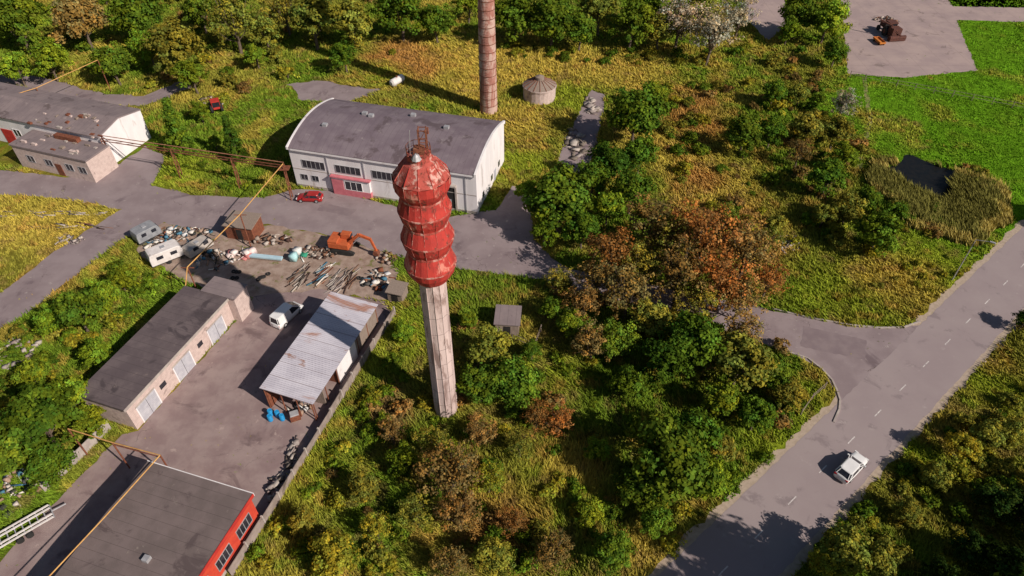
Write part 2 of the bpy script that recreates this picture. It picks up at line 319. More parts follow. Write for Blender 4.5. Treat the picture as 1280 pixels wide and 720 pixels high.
for xx,yy in ((9,10),(10.4,9.5),(4,5),(17,12),(24,9)):
    zz=E+R*math.sin(math.pi*yy/D)**.9+.15; mb.box(xx,xx+.8,yy,yy+.7,zz-.2,zz+.5,M_metal)
mb.cyl((22,7,E+1),(22,7,E+R+1.3),.15,M_rust); mb.build("roof_vents",e)
mb=MB()
for yy in (3,8,12.5): mb.box(L-.02,L+.06,yy,yy+.9,1.2,2.2,M_glass)
mb.box(L-.02,L+.08,9.8,11,0,2.1,M_door)
mb.build("gable_windows",e)
# ------------------------------------------------------------ chimney
cx,cy=G(611,138); e=empty("brick_chimney",(cx,cy,0))
M_cb=mat("chimney_brick",(.42,.19,.15),(.33,.14,.11),scale=2,bump=.3,c3=(.56,.40,.34),t3=.46,s3=.5,lines=((2,.22,.15,(.25,.15,.12),.5),),stretch=(1,1,.4))
mb=MB(); mb.rev([(1.75,0),(1.65,8),(1.5,22),(1.3,42),(1.4,42),(1.4,43)],28,M_cb); mb.build("shaft",e)
mb=MB()
for k in range(1,28):
    z=k*1.55; r=1.75-(z/42)*.45+.02; mb.rev([(r,z),(r+.04,z),(r+.04,z+.1),(r,z+.1)],28,M_rust,caps=False)
for k in range(1,80): mb.box(-.25,.25,-1.95,-1.9,k*.5,k*.5+.04,M_rust)
mb.build("iron_hoops",e)
# ------------------------------------------------------------ water tower
tx,ty=G(557,522); e=empty("water_tower",(tx,ty+1.2,0))
M_tc=mat("tower_concrete",(.64,.51,.48),(.54,.42,.40),scale=.8,bump=.3,c3=(.30,.21,.19),t3=.52,s3=1.0,stretch=(1,1,.18),lines=((2,2.4,.035,(.28,.21,.2),.8),),c4=(.75,.66,.62),t4=.6,s4=1.6)
M_tr=mat("tower_red",(.47,.045,.034),(.36,.036,.03),scale=1.4,bump=.35,bscale=5,c3=(.58,.21,.16),t3=.54,s3=.8,c4=(.16,.042,.03),t4=.55,s4=1.5,rough=.75,stretch=(1,1,.6))
M_tr2=mat("tower_faded",(.45,.09,.07),(.34,.065,.05),scale=2.5,bump=.4,c3=(.58,.34,.29),t3=.52,s3=1.2,c4=(.15,.045,.03),t4=.54,s4=2.5)
mb=MB(); mb.rev([(1.35,0),(1.32,22)],12,M_tc,ph=.13)
for i in range(12):
    an=2*math.pi*i/12+.13; mb.cyl((1.35*math.cos(an),1.35*math.sin(an),0),(1.32*math.cos(an),1.32*math.sin(an),22),.05,M_tc,6)
mb.build("shaft",e)
n=24
mb=MB(); mb.rev([(1.33,21.4),(1.7,21.7),(2.35,22.8),(2.52,23.5),(2.5,23.75)],n,M_tr)
mb.rev([(2.5,23.75),(2.25,24.5),(1.95,25.3)],n,M_tr,caps=False)
mb.rev([(1.95,25.3),(2.3,26.0),(2.5,26.8),(2.48,27.05),(2.2,27.8),(1.95,28.5)],n,M_tr,caps=False)
mb.rev([(1.95,28.5),(2.25,29.2),(2.45,30.0),(2.43,30.25),(2.2,30.9),(2.0,31.6)],n,M_tr,caps=False)
mb.rev([(2.0,31.6),(2.35,32.2),(2.55,32.7),(2.55,33.6)],n,M_tr,caps=False)
mb.rev([(2.55,33.6),(2.45,33.75),(1.5,35.0),(1.1,35.3),(1.05,35.8)],12,M_tr2)
mb.build("tank",e)
mb=MB()
for r,z in ((2.5,23.6),(2.48,26.9),(2.43,30.1)): mb.rev([(r,z-.08),(r+.07,z-.06),(r+.07,z+.08),(r-.02,z+.1)],n,M_tr2,caps=False)
for r,z in ((1.97,25.15),(1.97,28.35),(2.02,31.45)): mb.rev([(r,z),(r+.06,z+.02),(r+.06,z+.22),(r,z+.24)],n,M_tr2,caps=False)
prof=[(2.5,23.75),(1.98,25.3),(2.32,26.0),(2.53,26.8),(1.98,28.5),(2.27,29.2),(2.47,30.0),(2.03,31.6),(2.57,32.7),(2.57,33.6)]
for i in range(0,n,2):
    an=2*math.pi*i/n
    for (r,z),(r2,z2) in zip(prof[:-1],prof[1:]): mb.cyl((r*math.cos(an),r*math.sin(an),z),(r2*math.cos(an),r2*math.sin(an),z2),.025,M_tr2,5)
for i in range(12):
    an=2*math.pi*i/12; mb.cyl((2.47*math.cos(an),2.47*math.sin(an),33.78),(1.45*math.cos(an),1.45*math.sin(an),35.05),.04,M_tr,5)
mb.build("tank_ribs",e)
mb=MB()
for i in range(12):
    an=2*math.pi*i/12; p=(1.05*math.cos(an),1.05*math.sin(an)); mb.cyl((*p,35.5),(*p,36.5),.025,M_rust,5)
    q=(1.05*math.cos(an+math.pi/6),1.05*math.sin(an+math.pi/6))
    for z in (36.0,36.5): mb.cyl((*p,z),(*q,z),.025,M_rust,5)
for xx,yy in ((.1,-.2),(.75,-.2),(.75,.45),(.1,.45)): mb.cyl((xx,yy,35.6),(xx,yy,38.1),.045,M_rust,6)
for z in (36.9,38.0):
    for p,q in (((.1,-.2),(.75,-.2)),((.75,-.2),(.75,.45)),((.75,.45),(.1,.45)),((.1,.45),(.1,-.2))): mb.cyl((*p,z),(*q,z),.04,M_rust,6)
mb.cyl((.1,-.2,36.9),(.75,-.2,38.0),.03,M_rust,5); mb.cyl((.75,.45,36.9),(.75,-.2,38.0),.03,M_rust,5)
mb.box(-.4,.5,-.4,.5,35.8,36.3,M_rust); mb.cyl((-.7,-.3,35.8),(-.5,-.4,38.2),.025,M_metal,5)
mb.rev([(.45,35.75),(.3,36.1),(.02,36.4)],8,M_metal,c=(-.1,-.95)); mb.build("access_platform",e)
mb=MB()
for k in range(70): mb.box(-.22,.22,1.5,1.54,.4+k*.3,.44+k*.3,M_rust)
mb.box(-.25,-.21,1.5,1.55,.3,21.5,M_rust); mb.box(.21,.25,1.5,1.55,.3,21.5,M_rust); mb.build("ladder",e)
# ------------------------------------------------------------ garages
e,L=frame("garage_row",G(172,537),G(300,393)); foot(e,L,6.6); h=4.0
mb=MB(); mb.box(0,L-1.2,0,6.4,0,h,M_brick); mb.build("walls",e)
mb=MB(); mb.box(-.35,L-1,-.35,6.7,h+.003,h+.3,M_felt); mb.box(-.4,L-.95,-.42,-.352,h-.05,h+.34,M_conc); mb.build("roof",e)
mb=MB()
for xx in (1.2,7.6,14.2):
    mb.box(xx,xx+2.9,-.06,.1,0,2.7,M_door); mb.box(xx+1.43,xx+1.47,-.075,.1,0,2.7,M_dark); mb.box(xx-.15,xx+3.05,-.09,.1,2.7,2.9,M_conc); mb.box(xx-.15,xx,-.09,.1,0,2.7,M_white); mb.box(xx+2.9,xx+3.05,-.09,.1,0,2.7,M_white)
mb.box(4.9,5.9,-.05,.1,1.6,2.3,M_glass); mb.box(12,12.9,-.05,.1,1.6,2.3,M_glass); mb.build("doors",e)
mb=MB(); mb.box(L-1.15,L+1.6,-1.2,3.6,0,4.3,M_brick); mb.box(L-1.3,L+1.8,-1.4,3.9,4.303,4.5,M_felt2); mb.build("end_annex",e)
# ------------------------------------------------------------ metal canopy shed
z=3.6; c0=Vector(G(387,504,z)); c1=Vector(G(470,378,z)); e,L=frame("metal_shed",c0,c1); D=6.3; foot(e,L,D)
M_cor=mat("corrugated_rusty",(.60,.58,.64),(.48,.46,.52),scale=1,rough=.6,bump=.1,c3=(.38,.19,.13),t3=.54,s3=.35,c4=(.30,.15,.10),t4=.59,s4=1.1,lines=((0,.28,.35,(.36,.34,.38),.3),(0,2.2,.03,(.15,.1,.1),.8)),stretch=(.6,.25,1))
mb=MB(); rf=[k*.14 for k in range(int(L/.14)+1)]
for xa,xb,i in zip(rf[:-1],rf[1:],range(999)):
    dz=.05 if i%2 else 0
    mb.add([(xa,-.4,z-.15+dz),(xb,-.4,z-.15+.05-dz),(xb,D+.3,z+.25+.05-dz),(xa,D+.3,z+.25+dz)],[(0,1,2,3)],M_cor)
mb.build("roof",e)
mb=MB(); mb.box(.3,L-.3,D-.2,D,0,z+.1,M_rust); mb.box(2.6,2.75,0,D-.2,0,z-.2,M_wood); mb.box(L*.35,L*.36,0,D-.2,0,z-.2,M_rust); mb.box(L*.35,L*.62,-.1,.05,0,z-.3,M_white); mb.box(L*.62,L-.3,0,.1,0,z-.3,M_wood)
for k in range(7): mb.cyl((.5+k*(L-1)/6,0,0),(.5+k*(L-1)/6,0,z-.12),.07,M_rust,6)
for y0 in (0,2,4,D-.1): mb.cyl((.2,y0,0),(.2,y0,z-.1+y0*.05),.08,M_rust,6)
mb.build("walls",e)
ax=Vector((c1-c0)).normalized(); ay=Vector((-ax.y,ax.x)); M_blu=mat("blue_plastic",(.02,.30,.62),(.02,.25,.55),rough=.4,bump=0)
for i_,(sx,sy) in enumerate(((-.7,5.6),(-.6,4.7),(-1.4,5.2),(-.9,3.9))):
    p=c0+ax*sx+ay*sy; mb=MB()
    mb.rev([(.27,0),(.29,.05),(.29,.3),(.31,.32),(.29,.34),(.29,.62),(.31,.64),(.29,.66),(.29,.9),(.26,.94),(.24,.92),(.05,.92)],16,M_blu); mb.build("blue_barrel",None,(p.x,p.y,.016))
p=c0+ax*(-.3)+ay*2.5
mb=MB(); mb.box(-.6,.6,-.5,.5,.1,.9,M_rust); mb.box(-.5,.5,-.4,.4,.9,1.1,M_metal); mb.box(-.6,.6,-.5,-.4,0,.1,M_wood); mb.box(-.6,.6,.4,.5,0,.1,M_wood); mb.build("machine_crate",None,(p.x,p.y,.015),.4,bevel=.03)
# ------------------------------------------------------------ workshop bottom-left with red wall
z=4.6; c1=Vector(G(312,620,z)); c0=Vector(G(245,722,z)); dd=(c1-c0).normalized(); p0=c1-dd*26; e,L=frame("workshop_building",p0,c1); D=(Vector(G(195,570,z))-c1).length; foot(e,L,D)
M_redw=mat("red_wall",(.60,.07,.035),(.5,.05,.03),bump=.1,c3=(.4,.06,.04),t3=.6)
mb=MB(); mb.box(0,L,0,D,0,z-.1,M_redw); mb.build("walls",e)
mb=MB(); mb.box(-.2,L+.25,-.25,D+.25,z-.098,z+.15,M_felt3); mb.box(L+.25,L+.33,-.3,D+.3,z-.3,z+.22,M_white); mb.box(-.2,L+.25,-.33,-.252,z-.25,z+.2,M_redp); mb.build("roof",e)
mb=MB()
for xx in np.arange(L-3.2,2,-3.4): window(mb,xx,xx+2.2,1.5,3.0,M_metal,4,t=.05)
mb.box(.0,L,-.05,0.1,0,.7,M_conc); mb.build("windows",e)
mb=MB(); mb.box(L-.01,L+.06,1,3,0,2.3,M_door); mb.box(6,6.8,4,4.8,z+.15,z+.8,M_metal); mb.box(L-9,L-8.4,5,5.6,z+.15,z+.6,M_metal); mb.build("door_and_vents",e)
# ------------------------------------------------------------ upper-left warehouse
z=5.6; c1=Vector(G(125,172,z)); c0=Vector(G(0,146,z)); dd=(c1-c0).normalized(); p0=c1-dd*50; D=(Vector(G(165,137,z))-c1).length
e,L=frame("old_warehouse",p0,c1); foot(e,L+2,D,-6)
mb=MB(); mb.extx([(0,0),(D,0),(D,z),(D/2,z+1.0),(0,z)],0,L,M_white); mb.build("walls",e)
mb=MB(); mb.extx([(-.3,z-.04),(-.3,z+.16),(D/2,z+1.2),(D+.3,z+.16),(D+.3,z-.04),(D/2,z+1.004)],-.3,L-.1,M_felt2); mb.build("roof",e)
mb=MB(); mb.box(L-15,L+1.3,-5.4,-.01,0,4.3,M_brick); mb.box(L-15.2,L+1.5,-5.6,-.3,4.303,4.55,M_felt2)
for xx in (L-12.5,L-8.5,L-4,L-1.2): window(mb,xx,xx+1.5,1.6,2.8,M_metal,2,-5.4)
mb.box(L-6.5,L-5.2,-5.47,-5.3,0,2.3,M_rust); mb.build("front_annex",e)
mb=MB()
for xx in (L-18,L-24,L-30): mb.box(xx,xx+2.6,-.08,.1,0,3,M_redp)
for xx in (L-21,L-27): window(mb,xx,xx+1.6,2,3.4,M_white,2)
mb.box(L-9,L-4,-1.5,-.6,4.55,5.3,M_rust); mb.build("doors",e)
mb=MB(); rr=random.Random(3)
for k in range(46):
    x0=L-16+rr.random()*16; y0=-4.8+rr.random()*9; zb=4.56 if y0<-.9 else z+.2+max(y0,0)/D*2
    mb.box(x0,x0+.2+rr.random()*.9,y0,y0+.2+rr.random()*.5,zb-.02,zb+.1+rr.random()*.3,rr.choice([M_rust,M_wood,M_conc,M_brick]))
mb.build("roof_debris",e)
# ------------------------------------------------------------ round tank
e=empty("round_reservoir",(*G(674,122),0))
mb=MB(); mb.rev([(3.3,0),(3.3,2.6),(3.45,2.6),(3.45,2.85),(3.2,2.9)],24,M_brick); mb.build("wall",e)
mb=MB(); mb.rev([(3.4,2.9),(2.2,3.5),(1.0,4.0),(.9,4.0),(.9,4.6),(.1,4.9)],16,M_wood)
for k in range(16):
    an=k*math.pi/8; mb.cyl((3.4*math.cos(an),3.4*math.sin(an),2.95),(1*math.cos(an),1*math.sin(an),4.05),.07,M_rust,5)
mb.build("roof",e)
M_wp=mat("white_tank_paint",(.72,.70,.68),(.6,.57,.55),bump=.05,c3=(.4,.25,.18),t3=.66,s3=1)
e=empty("storage_cylinder",(*G(497,106),0),math.radians(55)); mb=MB()
mb.cyl((-1.6,0,1),(1.6,0,1),.75,M_wp,20); mb.cyl((1.6,0,1),(1.9,0,1),.75,M_wp,20,.4); mb.cyl((-1.6,0,1),(-1.9,0,1),.75,M_wp,20,.4); mb.build("vessel",e)
mb=MB(); mb.box(-1.1,-.9,-.6,.6,0,.4,M_conc); mb.box(.9,1.1,-.6,.6,0,.4,M_conc); mb.cyl((0,0,1.7),(0,0,2),.2,M_rust); mb.build("saddles",e)
# ------------------------------------------------------------ small sheds
def shed(name,u,v,wd,dp,h,rz,wall,roof,slope=.3):
    e=empty(name,(*G(u,v),0),rz); mb=MB(); mb.extx([(-dp/2,0),(dp/2,0),(dp/2,h),(-dp/2,h-slope)],-wd/2,wd/2,wall)
    mb.box(-.45,.45,-dp/2-.05,-dp/2+.05,0,h*.7,M_dark); mb.build("walls",e)
    mb=MB(); mb.extx([(-dp/2-.2,h-slope-.03),(dp/2+.2,h+.04),(dp/2+.2,h+.16),(-dp/2-.2,h-slope+.09)],-wd/2-.2,wd/2+.2,roof); mb.build("roof",e)
    EX.append([(e.location.x+a*wd/2,e.location.y+b*dp/2) for a,b in ((-1,-1),(1,-1),(1,1),(-1,1))])
shed("wooden_shed",635,409,3.1,3.0,2.4,-.08,M_wood,M_felt2)
shed("wooden_shed",308,292,4.6,3.2,2.8,-.2,M_rust,M_wood)
shed("wooden_shed",498,372,2.2,2.0,2.0,-.3,M_wood,M_wood)
# ------------------------------------------------------------ fences
def panel_fence(name,px,h,m,step=2.6,th=.1):
    e=empty(name,(0,0,0)); pts=[Vector(G(*p)) for p in px]; mb=MB(); mp=MB()
    for p,q in zip(pts[:-1],pts[1:]):
        n=max(1,int((q-p).length/step)); an=math.atan2((q-p).y,(q-p).x)
        for k in range(n):
            a_=p.lerp(q,k/n); b_=p.lerp(q,(k+1)/n); l=(b_-a_).length
            M=Matrix.Translation((a_.x,a_.y,0))@Matrix.Rotation(an,4,'Z')@Matrix.Rotation(random.uniform(-.05,.05),4,'X')
            mb.box(.1,l-.08,-th/2,th/2,.02,h*random.uniform(.85,1.03),m,M); mp.box(-.09,.09,-.11,.11,0,h+.12,M_conc,M)
    mb.build("panels",e); mp.build("posts",e)
panel_fence("concrete_fence",[(494,394),(455,455),(400,545),(332,655),(290,722)],1.5,mat("fence_concrete",(.34,.28,.25),(.25,.2,.18),scale=1,c3=(.14,.11,.09),t3=.55,s3=.5,bump=.3))
panel_fence("concrete_fence",[(58,615),(100,575),(140,535)],1.6,M_conc)
def wire_fence(name,px,h=1.2,step=3,m=M_wood,rails=2):
    pts=[Vector(G(*p)) for p in px]; mb=MB()
    for p,q in zip(pts[:-1],pts[1:]):
        n=max(1,int((q-p).length/step))
        for k in range(n+1):
            a_=p.lerp(q,k/n); mb.cyl((a_.x,a_.y,0),(a_.x+random.uniform(-.05,.05),a_.y,h+.1),.07,m,6)
        for r in range(rails): mb.cyl((p.x,p.y,h*(r+1)/rails),(q.x,q.y,h*(r+1)/rails),.035,m,5)
    mb.build(name)
wire_fence("wooden_fence",[(1062,96),(1120,108),(1190,121),(1290,140)],1.3)
wire_fence("wire_fence",[(640,425),(668,438),(676,415)],1.3)
wire_fence("wire_fence",[(1000,520),(1014,500),(1030,486)],1.2,3)
# ------------------------------------------------------------ pipelines
e=empty("overhead_pipeline")
def gz(u,v,z): x,y=G(u,v,z); return Vector((x,y,z))
pp=[gz(128,176,5),gz(215,190,5),gz(290,201,5.2),gz(355,210,6)]
mb=MB()
for o in (0,.5):
    for p,q in zip(pp[:-1],pp[1:]): mb.cyl(p+Vector((0,0,o)),q+Vector((0,0,o)),.08,M_rust,8)
for p,q in zip(pp[:-1],pp[1:]):
    n=6
    for k in range(n):
        a_=p.lerp(q,k/n);b_=p.lerp(q,(k+1)/n); mb.cyl(a_,b_+Vector((0,0,.5)),.04,M_rust,5)
for p in pp:
    for s_ in (-.5,.5): mb.cyl((p.x,p.y+s_,0),(p.x,p.y+s_*.6,p.z+.6),.1,M_rust,6)
    for z in (1.5,3,4.4): mb.cyl((p.x,p.y-.5,z-.7),(p.x,p.y+.5,z+.5),.05,M_rust,5)
p=pp[-1]; mb.box(p.x-.9,p.x+.9,p.y-.7,p.y+.7,p.z-.05,p.z+.05,M_rust)
mb.build("truss",e)
M_pip=mat("pipe_primer",(.42,.2,.12),(.32,.13,.08),scale=2,bump=.05)
mb=MB(); y1=[pp[-1]+Vector((0,0,.8)),gz(300,268,6.3),gz(234,334,5),gz(232,357,3.5)]
for p,q in zip(y1[:-1],y1[1:]): mb.cyl(p,q,.075,M_yell,8)
mb.cyl(pp[0]+Vector((0,.4,.8)),pp[-1]+Vector((0,.4,.8)),.07,M_pip,8)
mb.build("gas_pipe",e)
mb=MB()
for p in y1[1:3]:
    mb.cyl((p.x,p.y,0),p,.1,M_rust,6); mb.cyl((p.x-.9,p.y,p.z-.1),(p.x+.9,p.y,p.z-.1),.07,M_rust,6)
mb.build("supports",e)
e=empty("gas_pipeline"); mb=MB(); q1=[gz(85,536,5),gz(140,553,5),gz(200,569,5.4),gz(132,645,5.4),gz(60,722,5.4),gz(20,765,5.4)]
for p,q in zip(q1[:-1],q1[1:]): mb.cyl(p,q,.065,M_yell,8)
mb.build("pipe",e); mb=MB()
for p in (q1[0],q1[1],q1[2]): mb.cyl((p.x,p.y,0),p,.09,M_rust,6)
mb.cyl(q1[1]-Vector((0,0,.4)),q1[2]-Vector((0,0,.4)),.07,M_rust,6); mb.build("supports",e)
e=empty("gas_pipeline"); mb=MB(); q1=[gz(-20,130,6),gz(45,110,6.5),gz(122,75,7)]
for p,q in zip(q1[:-1],q1[1:]): mb.cyl(p,q,.07,M_yell,8)
for p in q1: mb.cyl((p.x,p.y,0),p,.1,M_rust,6)
mb.build("pipe",e)
# street lamp
e=empty("street_lamp",(*G(1190,350),0)); mb=MB(); mb.cyl((0,0,0),(0,0,7.5),.09,M_metal,10,.05); mb.cyl((0,0,7.5),(1.4,-.9,7.9),.04,M_metal,8); mb.build("pole",e)
mb=MB(); mb.box(-.35,.35,-.14,.14,-.08,.08,M_metal,Matrix.Translation((1.6,-1.05,7.9))@Matrix.Rotation(-.6,4,'Z')); mb.build("lamp_head",e,bevel=.03)
# ------------------------------------------------------------ vehicles
def paint(name,c):
    m=mat(name,c,tuple(v*.9 for v in c),scale=.5,rough=.25,bump=0,spec=.6); return m
def make_car(name,u,v,ang,pm,L=4.35,W=1.8,Hh=1.48,kind='hatch'):
    e=empty(name,(*G(u,v),.02),ang); hw=W/2
    if kind=='van': st=[(-.5,.9,.85),(-.47,1.05,.95),(-.3,1.1,1),(.1,1.1,1),(.3,1.08,1),(.42,.92,.95),(.48,.72,.86),(.5,.5,.78)]
    else: st=[(-.5,.68,.80),(-.48,.92,.90),(-.36,.97,.98),(-.1,.96,1),(.15,.94,1),(.3,.88,.98),(.42,.78,.93),(.48,.64,.84),(.5,.48,.76)]
    mb=MB(); rings=[]
    for xx,zt,wk in st:
        ww=hw*wk; half=[(0,zt+.03),(ww*.5,zt+.02),(ww*.84,zt-.02),(ww*.97,zt-.14),(ww,zt*.6),(ww*.97,.32),(ww*.88,.2)]
        rings.append([(xx*L,-y_,z_) for y_,z_ in half[::-1]]+[(xx*L,y_,z_) for y_,z_ in half[1:]])
    mb.loft(rings,pm); mb.build("body",e,smooth=True)
    if kind=='van': bx=(-.485,.40); rx=(-.46,.16); zb=1.02
    else: bx=(-.47,.24); rx=(-.36,.05); zb=.9
    def rr(x0,x1,hw_,z_,c_=.18): return [(x0,-hw_+c_,z_),(x0+c_,-hw_,z_),(x1-c_,-hw_,z_),(x1,-hw_+c_,z_),(x1,hw_-c_,z_),(x1-c_,hw_,z_),(x0+c_,hw_,z_),(x0,hw_-c_,z_)]
    g0=rr(bx[0]*L,bx[1]*L,hw*.93,zb); g1=rr(rx[0]*L,rx[1]*L,hw*.76,Hh-.07)
    mb=MB(); mb.loft([g0,g1],M_glass); mb.build("windows",e)
    mb=MB(); mb.loft([rr(rx[0]*L-.06,rx[1]*L+.06,hw*.785,Hh-.08),rr(rx[0]*L-.02,rx[1]*L,hw*.77,Hh-.03),rr(rx[0]*L+.12,rx[1]*L-.12,hw*.66,Hh)],pm)
    for i in range(8): mb.cyl(g0[i],g1[i],.045 if i not in (1,6) else .07,pm,6)
    for s_ in (-1,1):
        xm=(.02 if kind!='van' else -.05)*L; mb.cyl((xm-.25,s_*hw*.935,zb),(xm-.3,s_*hw*.765,Hh-.08),.05,pm,6)
        xr=.17*L if kind!='van' else .3*L
        mb.box(xr,xr+.14,min(s_*hw*.95,s_*(hw+.17)),max(s_*hw*.95,s_*(hw+.17)),zb-.02,zb+.14,pm)
    if kind=='van':
        for s_ in (-1,1): mb.loft([[(-.47*L,s_*hw*.95,1.0),(0.02*L,s_*hw*.95,1.0),(0.0*L,s_*hw*.79,Hh-.07),(-.45*L,s_*hw*.79,Hh-.07)],[(-.47*L,s_*hw*.9,1.0),(0.02*L,s_*hw*.9,1.0),(0.0*L,s_*hw*.74,Hh-.07),(-.45*L,s_*hw*.74,Hh-.07)]],pm)
    mb.build("roof",e)
    mb=MB()
    for xx in (-.3*L,.31*L):
        for s_ in (-1,1):
            mb.cyl((xx,s_*(hw-.2),.32),(xx,s_*(hw+.015),.32),.33,M_tyre,18); mb.cyl((xx,s_*(hw+.0),.32),(xx,s_*(hw+.03),.32),.2,M_metal,12)
    mb.build("wheels",e)
    mb=MB(); ML=mat("headlight",(.8,.8,.8),(.7,.7,.7),rough=.1,bump=0); MR=mat("tail_light",(.5,.01,.01),(.4,.01,.01),rough=.2,bump=0)
    for s_ in (-1,1):
        mb.box(.455*L,.487*L,s_*hw*.68-.2,s_*hw*.68+.2,.56,.70,ML); mb.box(-.497*L,-.47*L,s_*hw*.72-.15,s_*hw*.72+.15,.62,.86,MR)
    mb.box(.485*L,.502*L,-.4,.4,.3,.44,M_dark); mb.box(-.506*L,-.49*L,-.3,.3,.42,.54,M_white); mb.build("lights",e)
PW=paint("white_car_paint",(.80,.80,.80)); PR=paint("red_car_paint",(.36,.02,.02))
hd=math.atan2(d.y,d.x)
make_car("white_car",1062,587,hd,PW,4.6,1.85,1.5)
make_car("red_car",388,250,math.pi-.05,PR,4.3,1.75,1.42)
make_car("white_van",360,397,math.radians(62),PW,4.9,1.95,2.0,'van')
def trailer(name,u,v,ang,L,W,Hh,pm):
    e=empty(name,(*G(u,v),0),ang); mb=MB()
    prof=[(-L/2,.55),(L/2,.55),(L/2,Hh*.6),(L/2-.3,Hh-.12),(L/2-.7,Hh),(-L/2+.5,Hh),(-L/2+.15,Hh-.12),(-L/2,Hh*.7)]
    mb.loft([[(x_,-W/2,z_) for x_,z_ in prof],[(x_,W/2,z_) for x_,z_ in prof]],pm); mb.build("body",e,bevel=.08)
    mb=MB()
    for s_ in (-1,1):
        for x_ in (-L*.3,L*.12): mb.box(x_,x_+L*.2,s_*W/2-.03,s_*W/2+.03,1.4,1.95,M_glass)
    mb.box(L/2-.1,L/2+.02,-.6,.6,1.3,1.6,M_glass); mb.box(-.3,.3,-.3,.3,Hh,Hh+.12,M_metal); mb.build("windows",e)
    mb=MB()
    for s_ in (-1,1): mb.cyl((0,s_*(W/2-.2),.33),(0,s_*(W/2),.33),.33,M_tyre,14)
    mb.cyl((L/2,0,.5),(L/2+1.1,0,.5),.05,M_rust,6); mb.cyl((L/2+.9,0,0),(L/2+.9,0,.5),.04,M_rust,6); mb.box(-L/2+.1,L/2-.1,-W/2+.1,W/2-.1,.4,.55,M_dark); mb.build("chassis",e)
M_off=mat("off_white_panel",(.74,.70,.68),(.64,.60,.58),scale=1.5,rough=.5,bump=.05,c3=(.45,.36,.3),t3=.6,s3=1)
M_gry=mat("grey_panel",(.30,.31,.33),(.22,.23,.25),scale=1.5,rough=.5,bump=.05)
trailer("caravan",210,325,math.radians(38),4.8,2.2,2.5,M_off)
trailer("box_trailer",186,298,math.radians(50),3.8,2.2,2.3,M_gry)
trailer("caravan",250,315,math.radians(55),4.2,1.9,1.9,mat("beige_panel",(.5,.45,.4),(.4,.36,.33)))
# excavator
M_or=mat("orange_machine",(.52,.12,.04),(.42,.09,.03),scale=2,bump=.1,c3=(.25,.09,.04),t3=.6,s3=2)
e=empty("excavator",(*G(432,312),0),math.radians(-12)); mb=MB()
for s_ in (-1,1):
    pr=[(1.5*math.cos(t_)*(1)+(.5 if math.cos(t_)>0 else -.5),.42+.42*math.sin(t_)) for t_ in np.linspace(0,2*math.pi,14,endpoint=False)]
    mb.loft([[(x_,s_*1.15-.25,z_) for x_,z_ in pr],[(x_,s_*1.15+.25,z_) for x_,z_ in pr]],M_tyre)
mb.box(-1,1,-.9,.9,.4,.9,M_rust); mb.build("tracks",e)
mb=MB(); mb.box(-2.1,1.1,-1.25,1.25,1.0,1.9,M_or); mb.box(-2.1,-.6,-1.2,1.2,1.9,2.3,M_or); mb.box(-.5,1.0,.2,1.2,1.9,2.8,M_or); mb.box(-.35,1.03,.3,1.22,2.05,2.65,M_glass); mb.build("cab",e,bevel=.06)
mb=MB()
def beam(a_,b_,wd,ht):
    a_=Vector(a_);b_=Vector(b_); q=(b_-a_).to_track_quat('X','Z').to_matrix().to_4x4(); mb.box(0,(b_-a_).length,-wd/2,wd/2,-ht/2,ht/2,M_or,Matrix.Translation(a_)@q)
beam((.9,-.3,1.7),(2.8,-.3,3.6),.35,.45); beam((2.8,-.3,3.6),(4.6,-.3,3.0),.33,.4); beam((4.5,-.3,3.2),(5.2,-.3,.9),.28,.32); mb.cyl((1.6,-.3,1.7),(3.0,-.3,3.2),.08,M_metal,8)
mb.loft([[(4.9,-.7,1),(5.5,-.7,.9),(5.6,-.7,.3),(5.0,-.7,.15),(4.7,-.7,.5)],[(4.9,.1,1),(5.5,.1,.9),(5.6,.1,.3),(5.0,.1,.15),(4.7,.1,.5)]],M_rust); mb.build("boom",e)
def tractor(name,u,v,ang,pm,s=1.0):
    e=empty(name,(*G(u,v),0),ang); e.scale=(s,s,s); mb=MB(); mb.box(.2,2.1,-.4,.4,.7,1.4,pm); mb.box(-1.1,.3,-.6,.6,.7,1.1,pm); mb.build("hood",e,bevel=.08)
    mb=MB(); mb.box(-1.0,.2,-.65,.65,1.1,2.1,M_glass); mb.box(-1.15,.35,-.75,.75,2.1,2.25,pm); mb.cyl((1.2,.2,1.4),(1.2,.2,2.2),.05,M_rust); 
    for sx in (-1.02,.2):
        for sy in (-.66,.66): mb.cyl((sx,sy,1.1),(sx,sy,2.1),.05,pm,6)
    mb.build("cab",e)
    mb=MB()
    for sy in (-1,1): mb.cyl((-.6,sy*.65,.75),(-.6,sy*1.05,.75),.75,M_tyre,18); mb.cyl((1.6,sy*.6,.45),(1.6,sy*.85,.45),.45,M_tyre,16); mb.cyl((-.6,sy*1.0,.75),(-.6,sy*1.08,.75),.35,pm,12)
    mb.build("wheels",e)
    return e
tractor("red_tractor",272,138,2.0,M_redp,1.1)
M_dr=mat("dark_rust",(.13,.05,.035),(.08,.035,.03),scale=3,bump=.3)
e=tractor("rusty_harvester",1108,42,1.7,M_dr,1.4)
mb=MB(); mb.box(-2.6,-1.2,-.8,.8,.5,1.8,M_dr); mb.box(-3.4,-2.6,-1.4,1.4,.1,.6,M_dr); mb.cyl((-3.1,-1.4,.6),(-3.1,1.4,.6),.35,M_dr,8); mb.cyl((-1.6,.5,2),(-.2,2.2,2.6),.12,M_dr,8)
for k in range(6): mb.cyl((-3.4+k*.4,-1.0,.6),(-3.0+k*.6,.8,1.6+.3*(k%2)),.07,M_dr,6)
mb.build("header",e)
e=empty("grain_wagon",(*G(1098,54),0),.1); mb=MB(); my=mat("orange_yellow",(.62,.22,.04),(.5,.16,.03),c3=(.2,.08,.04),t3=.56,s3=2)
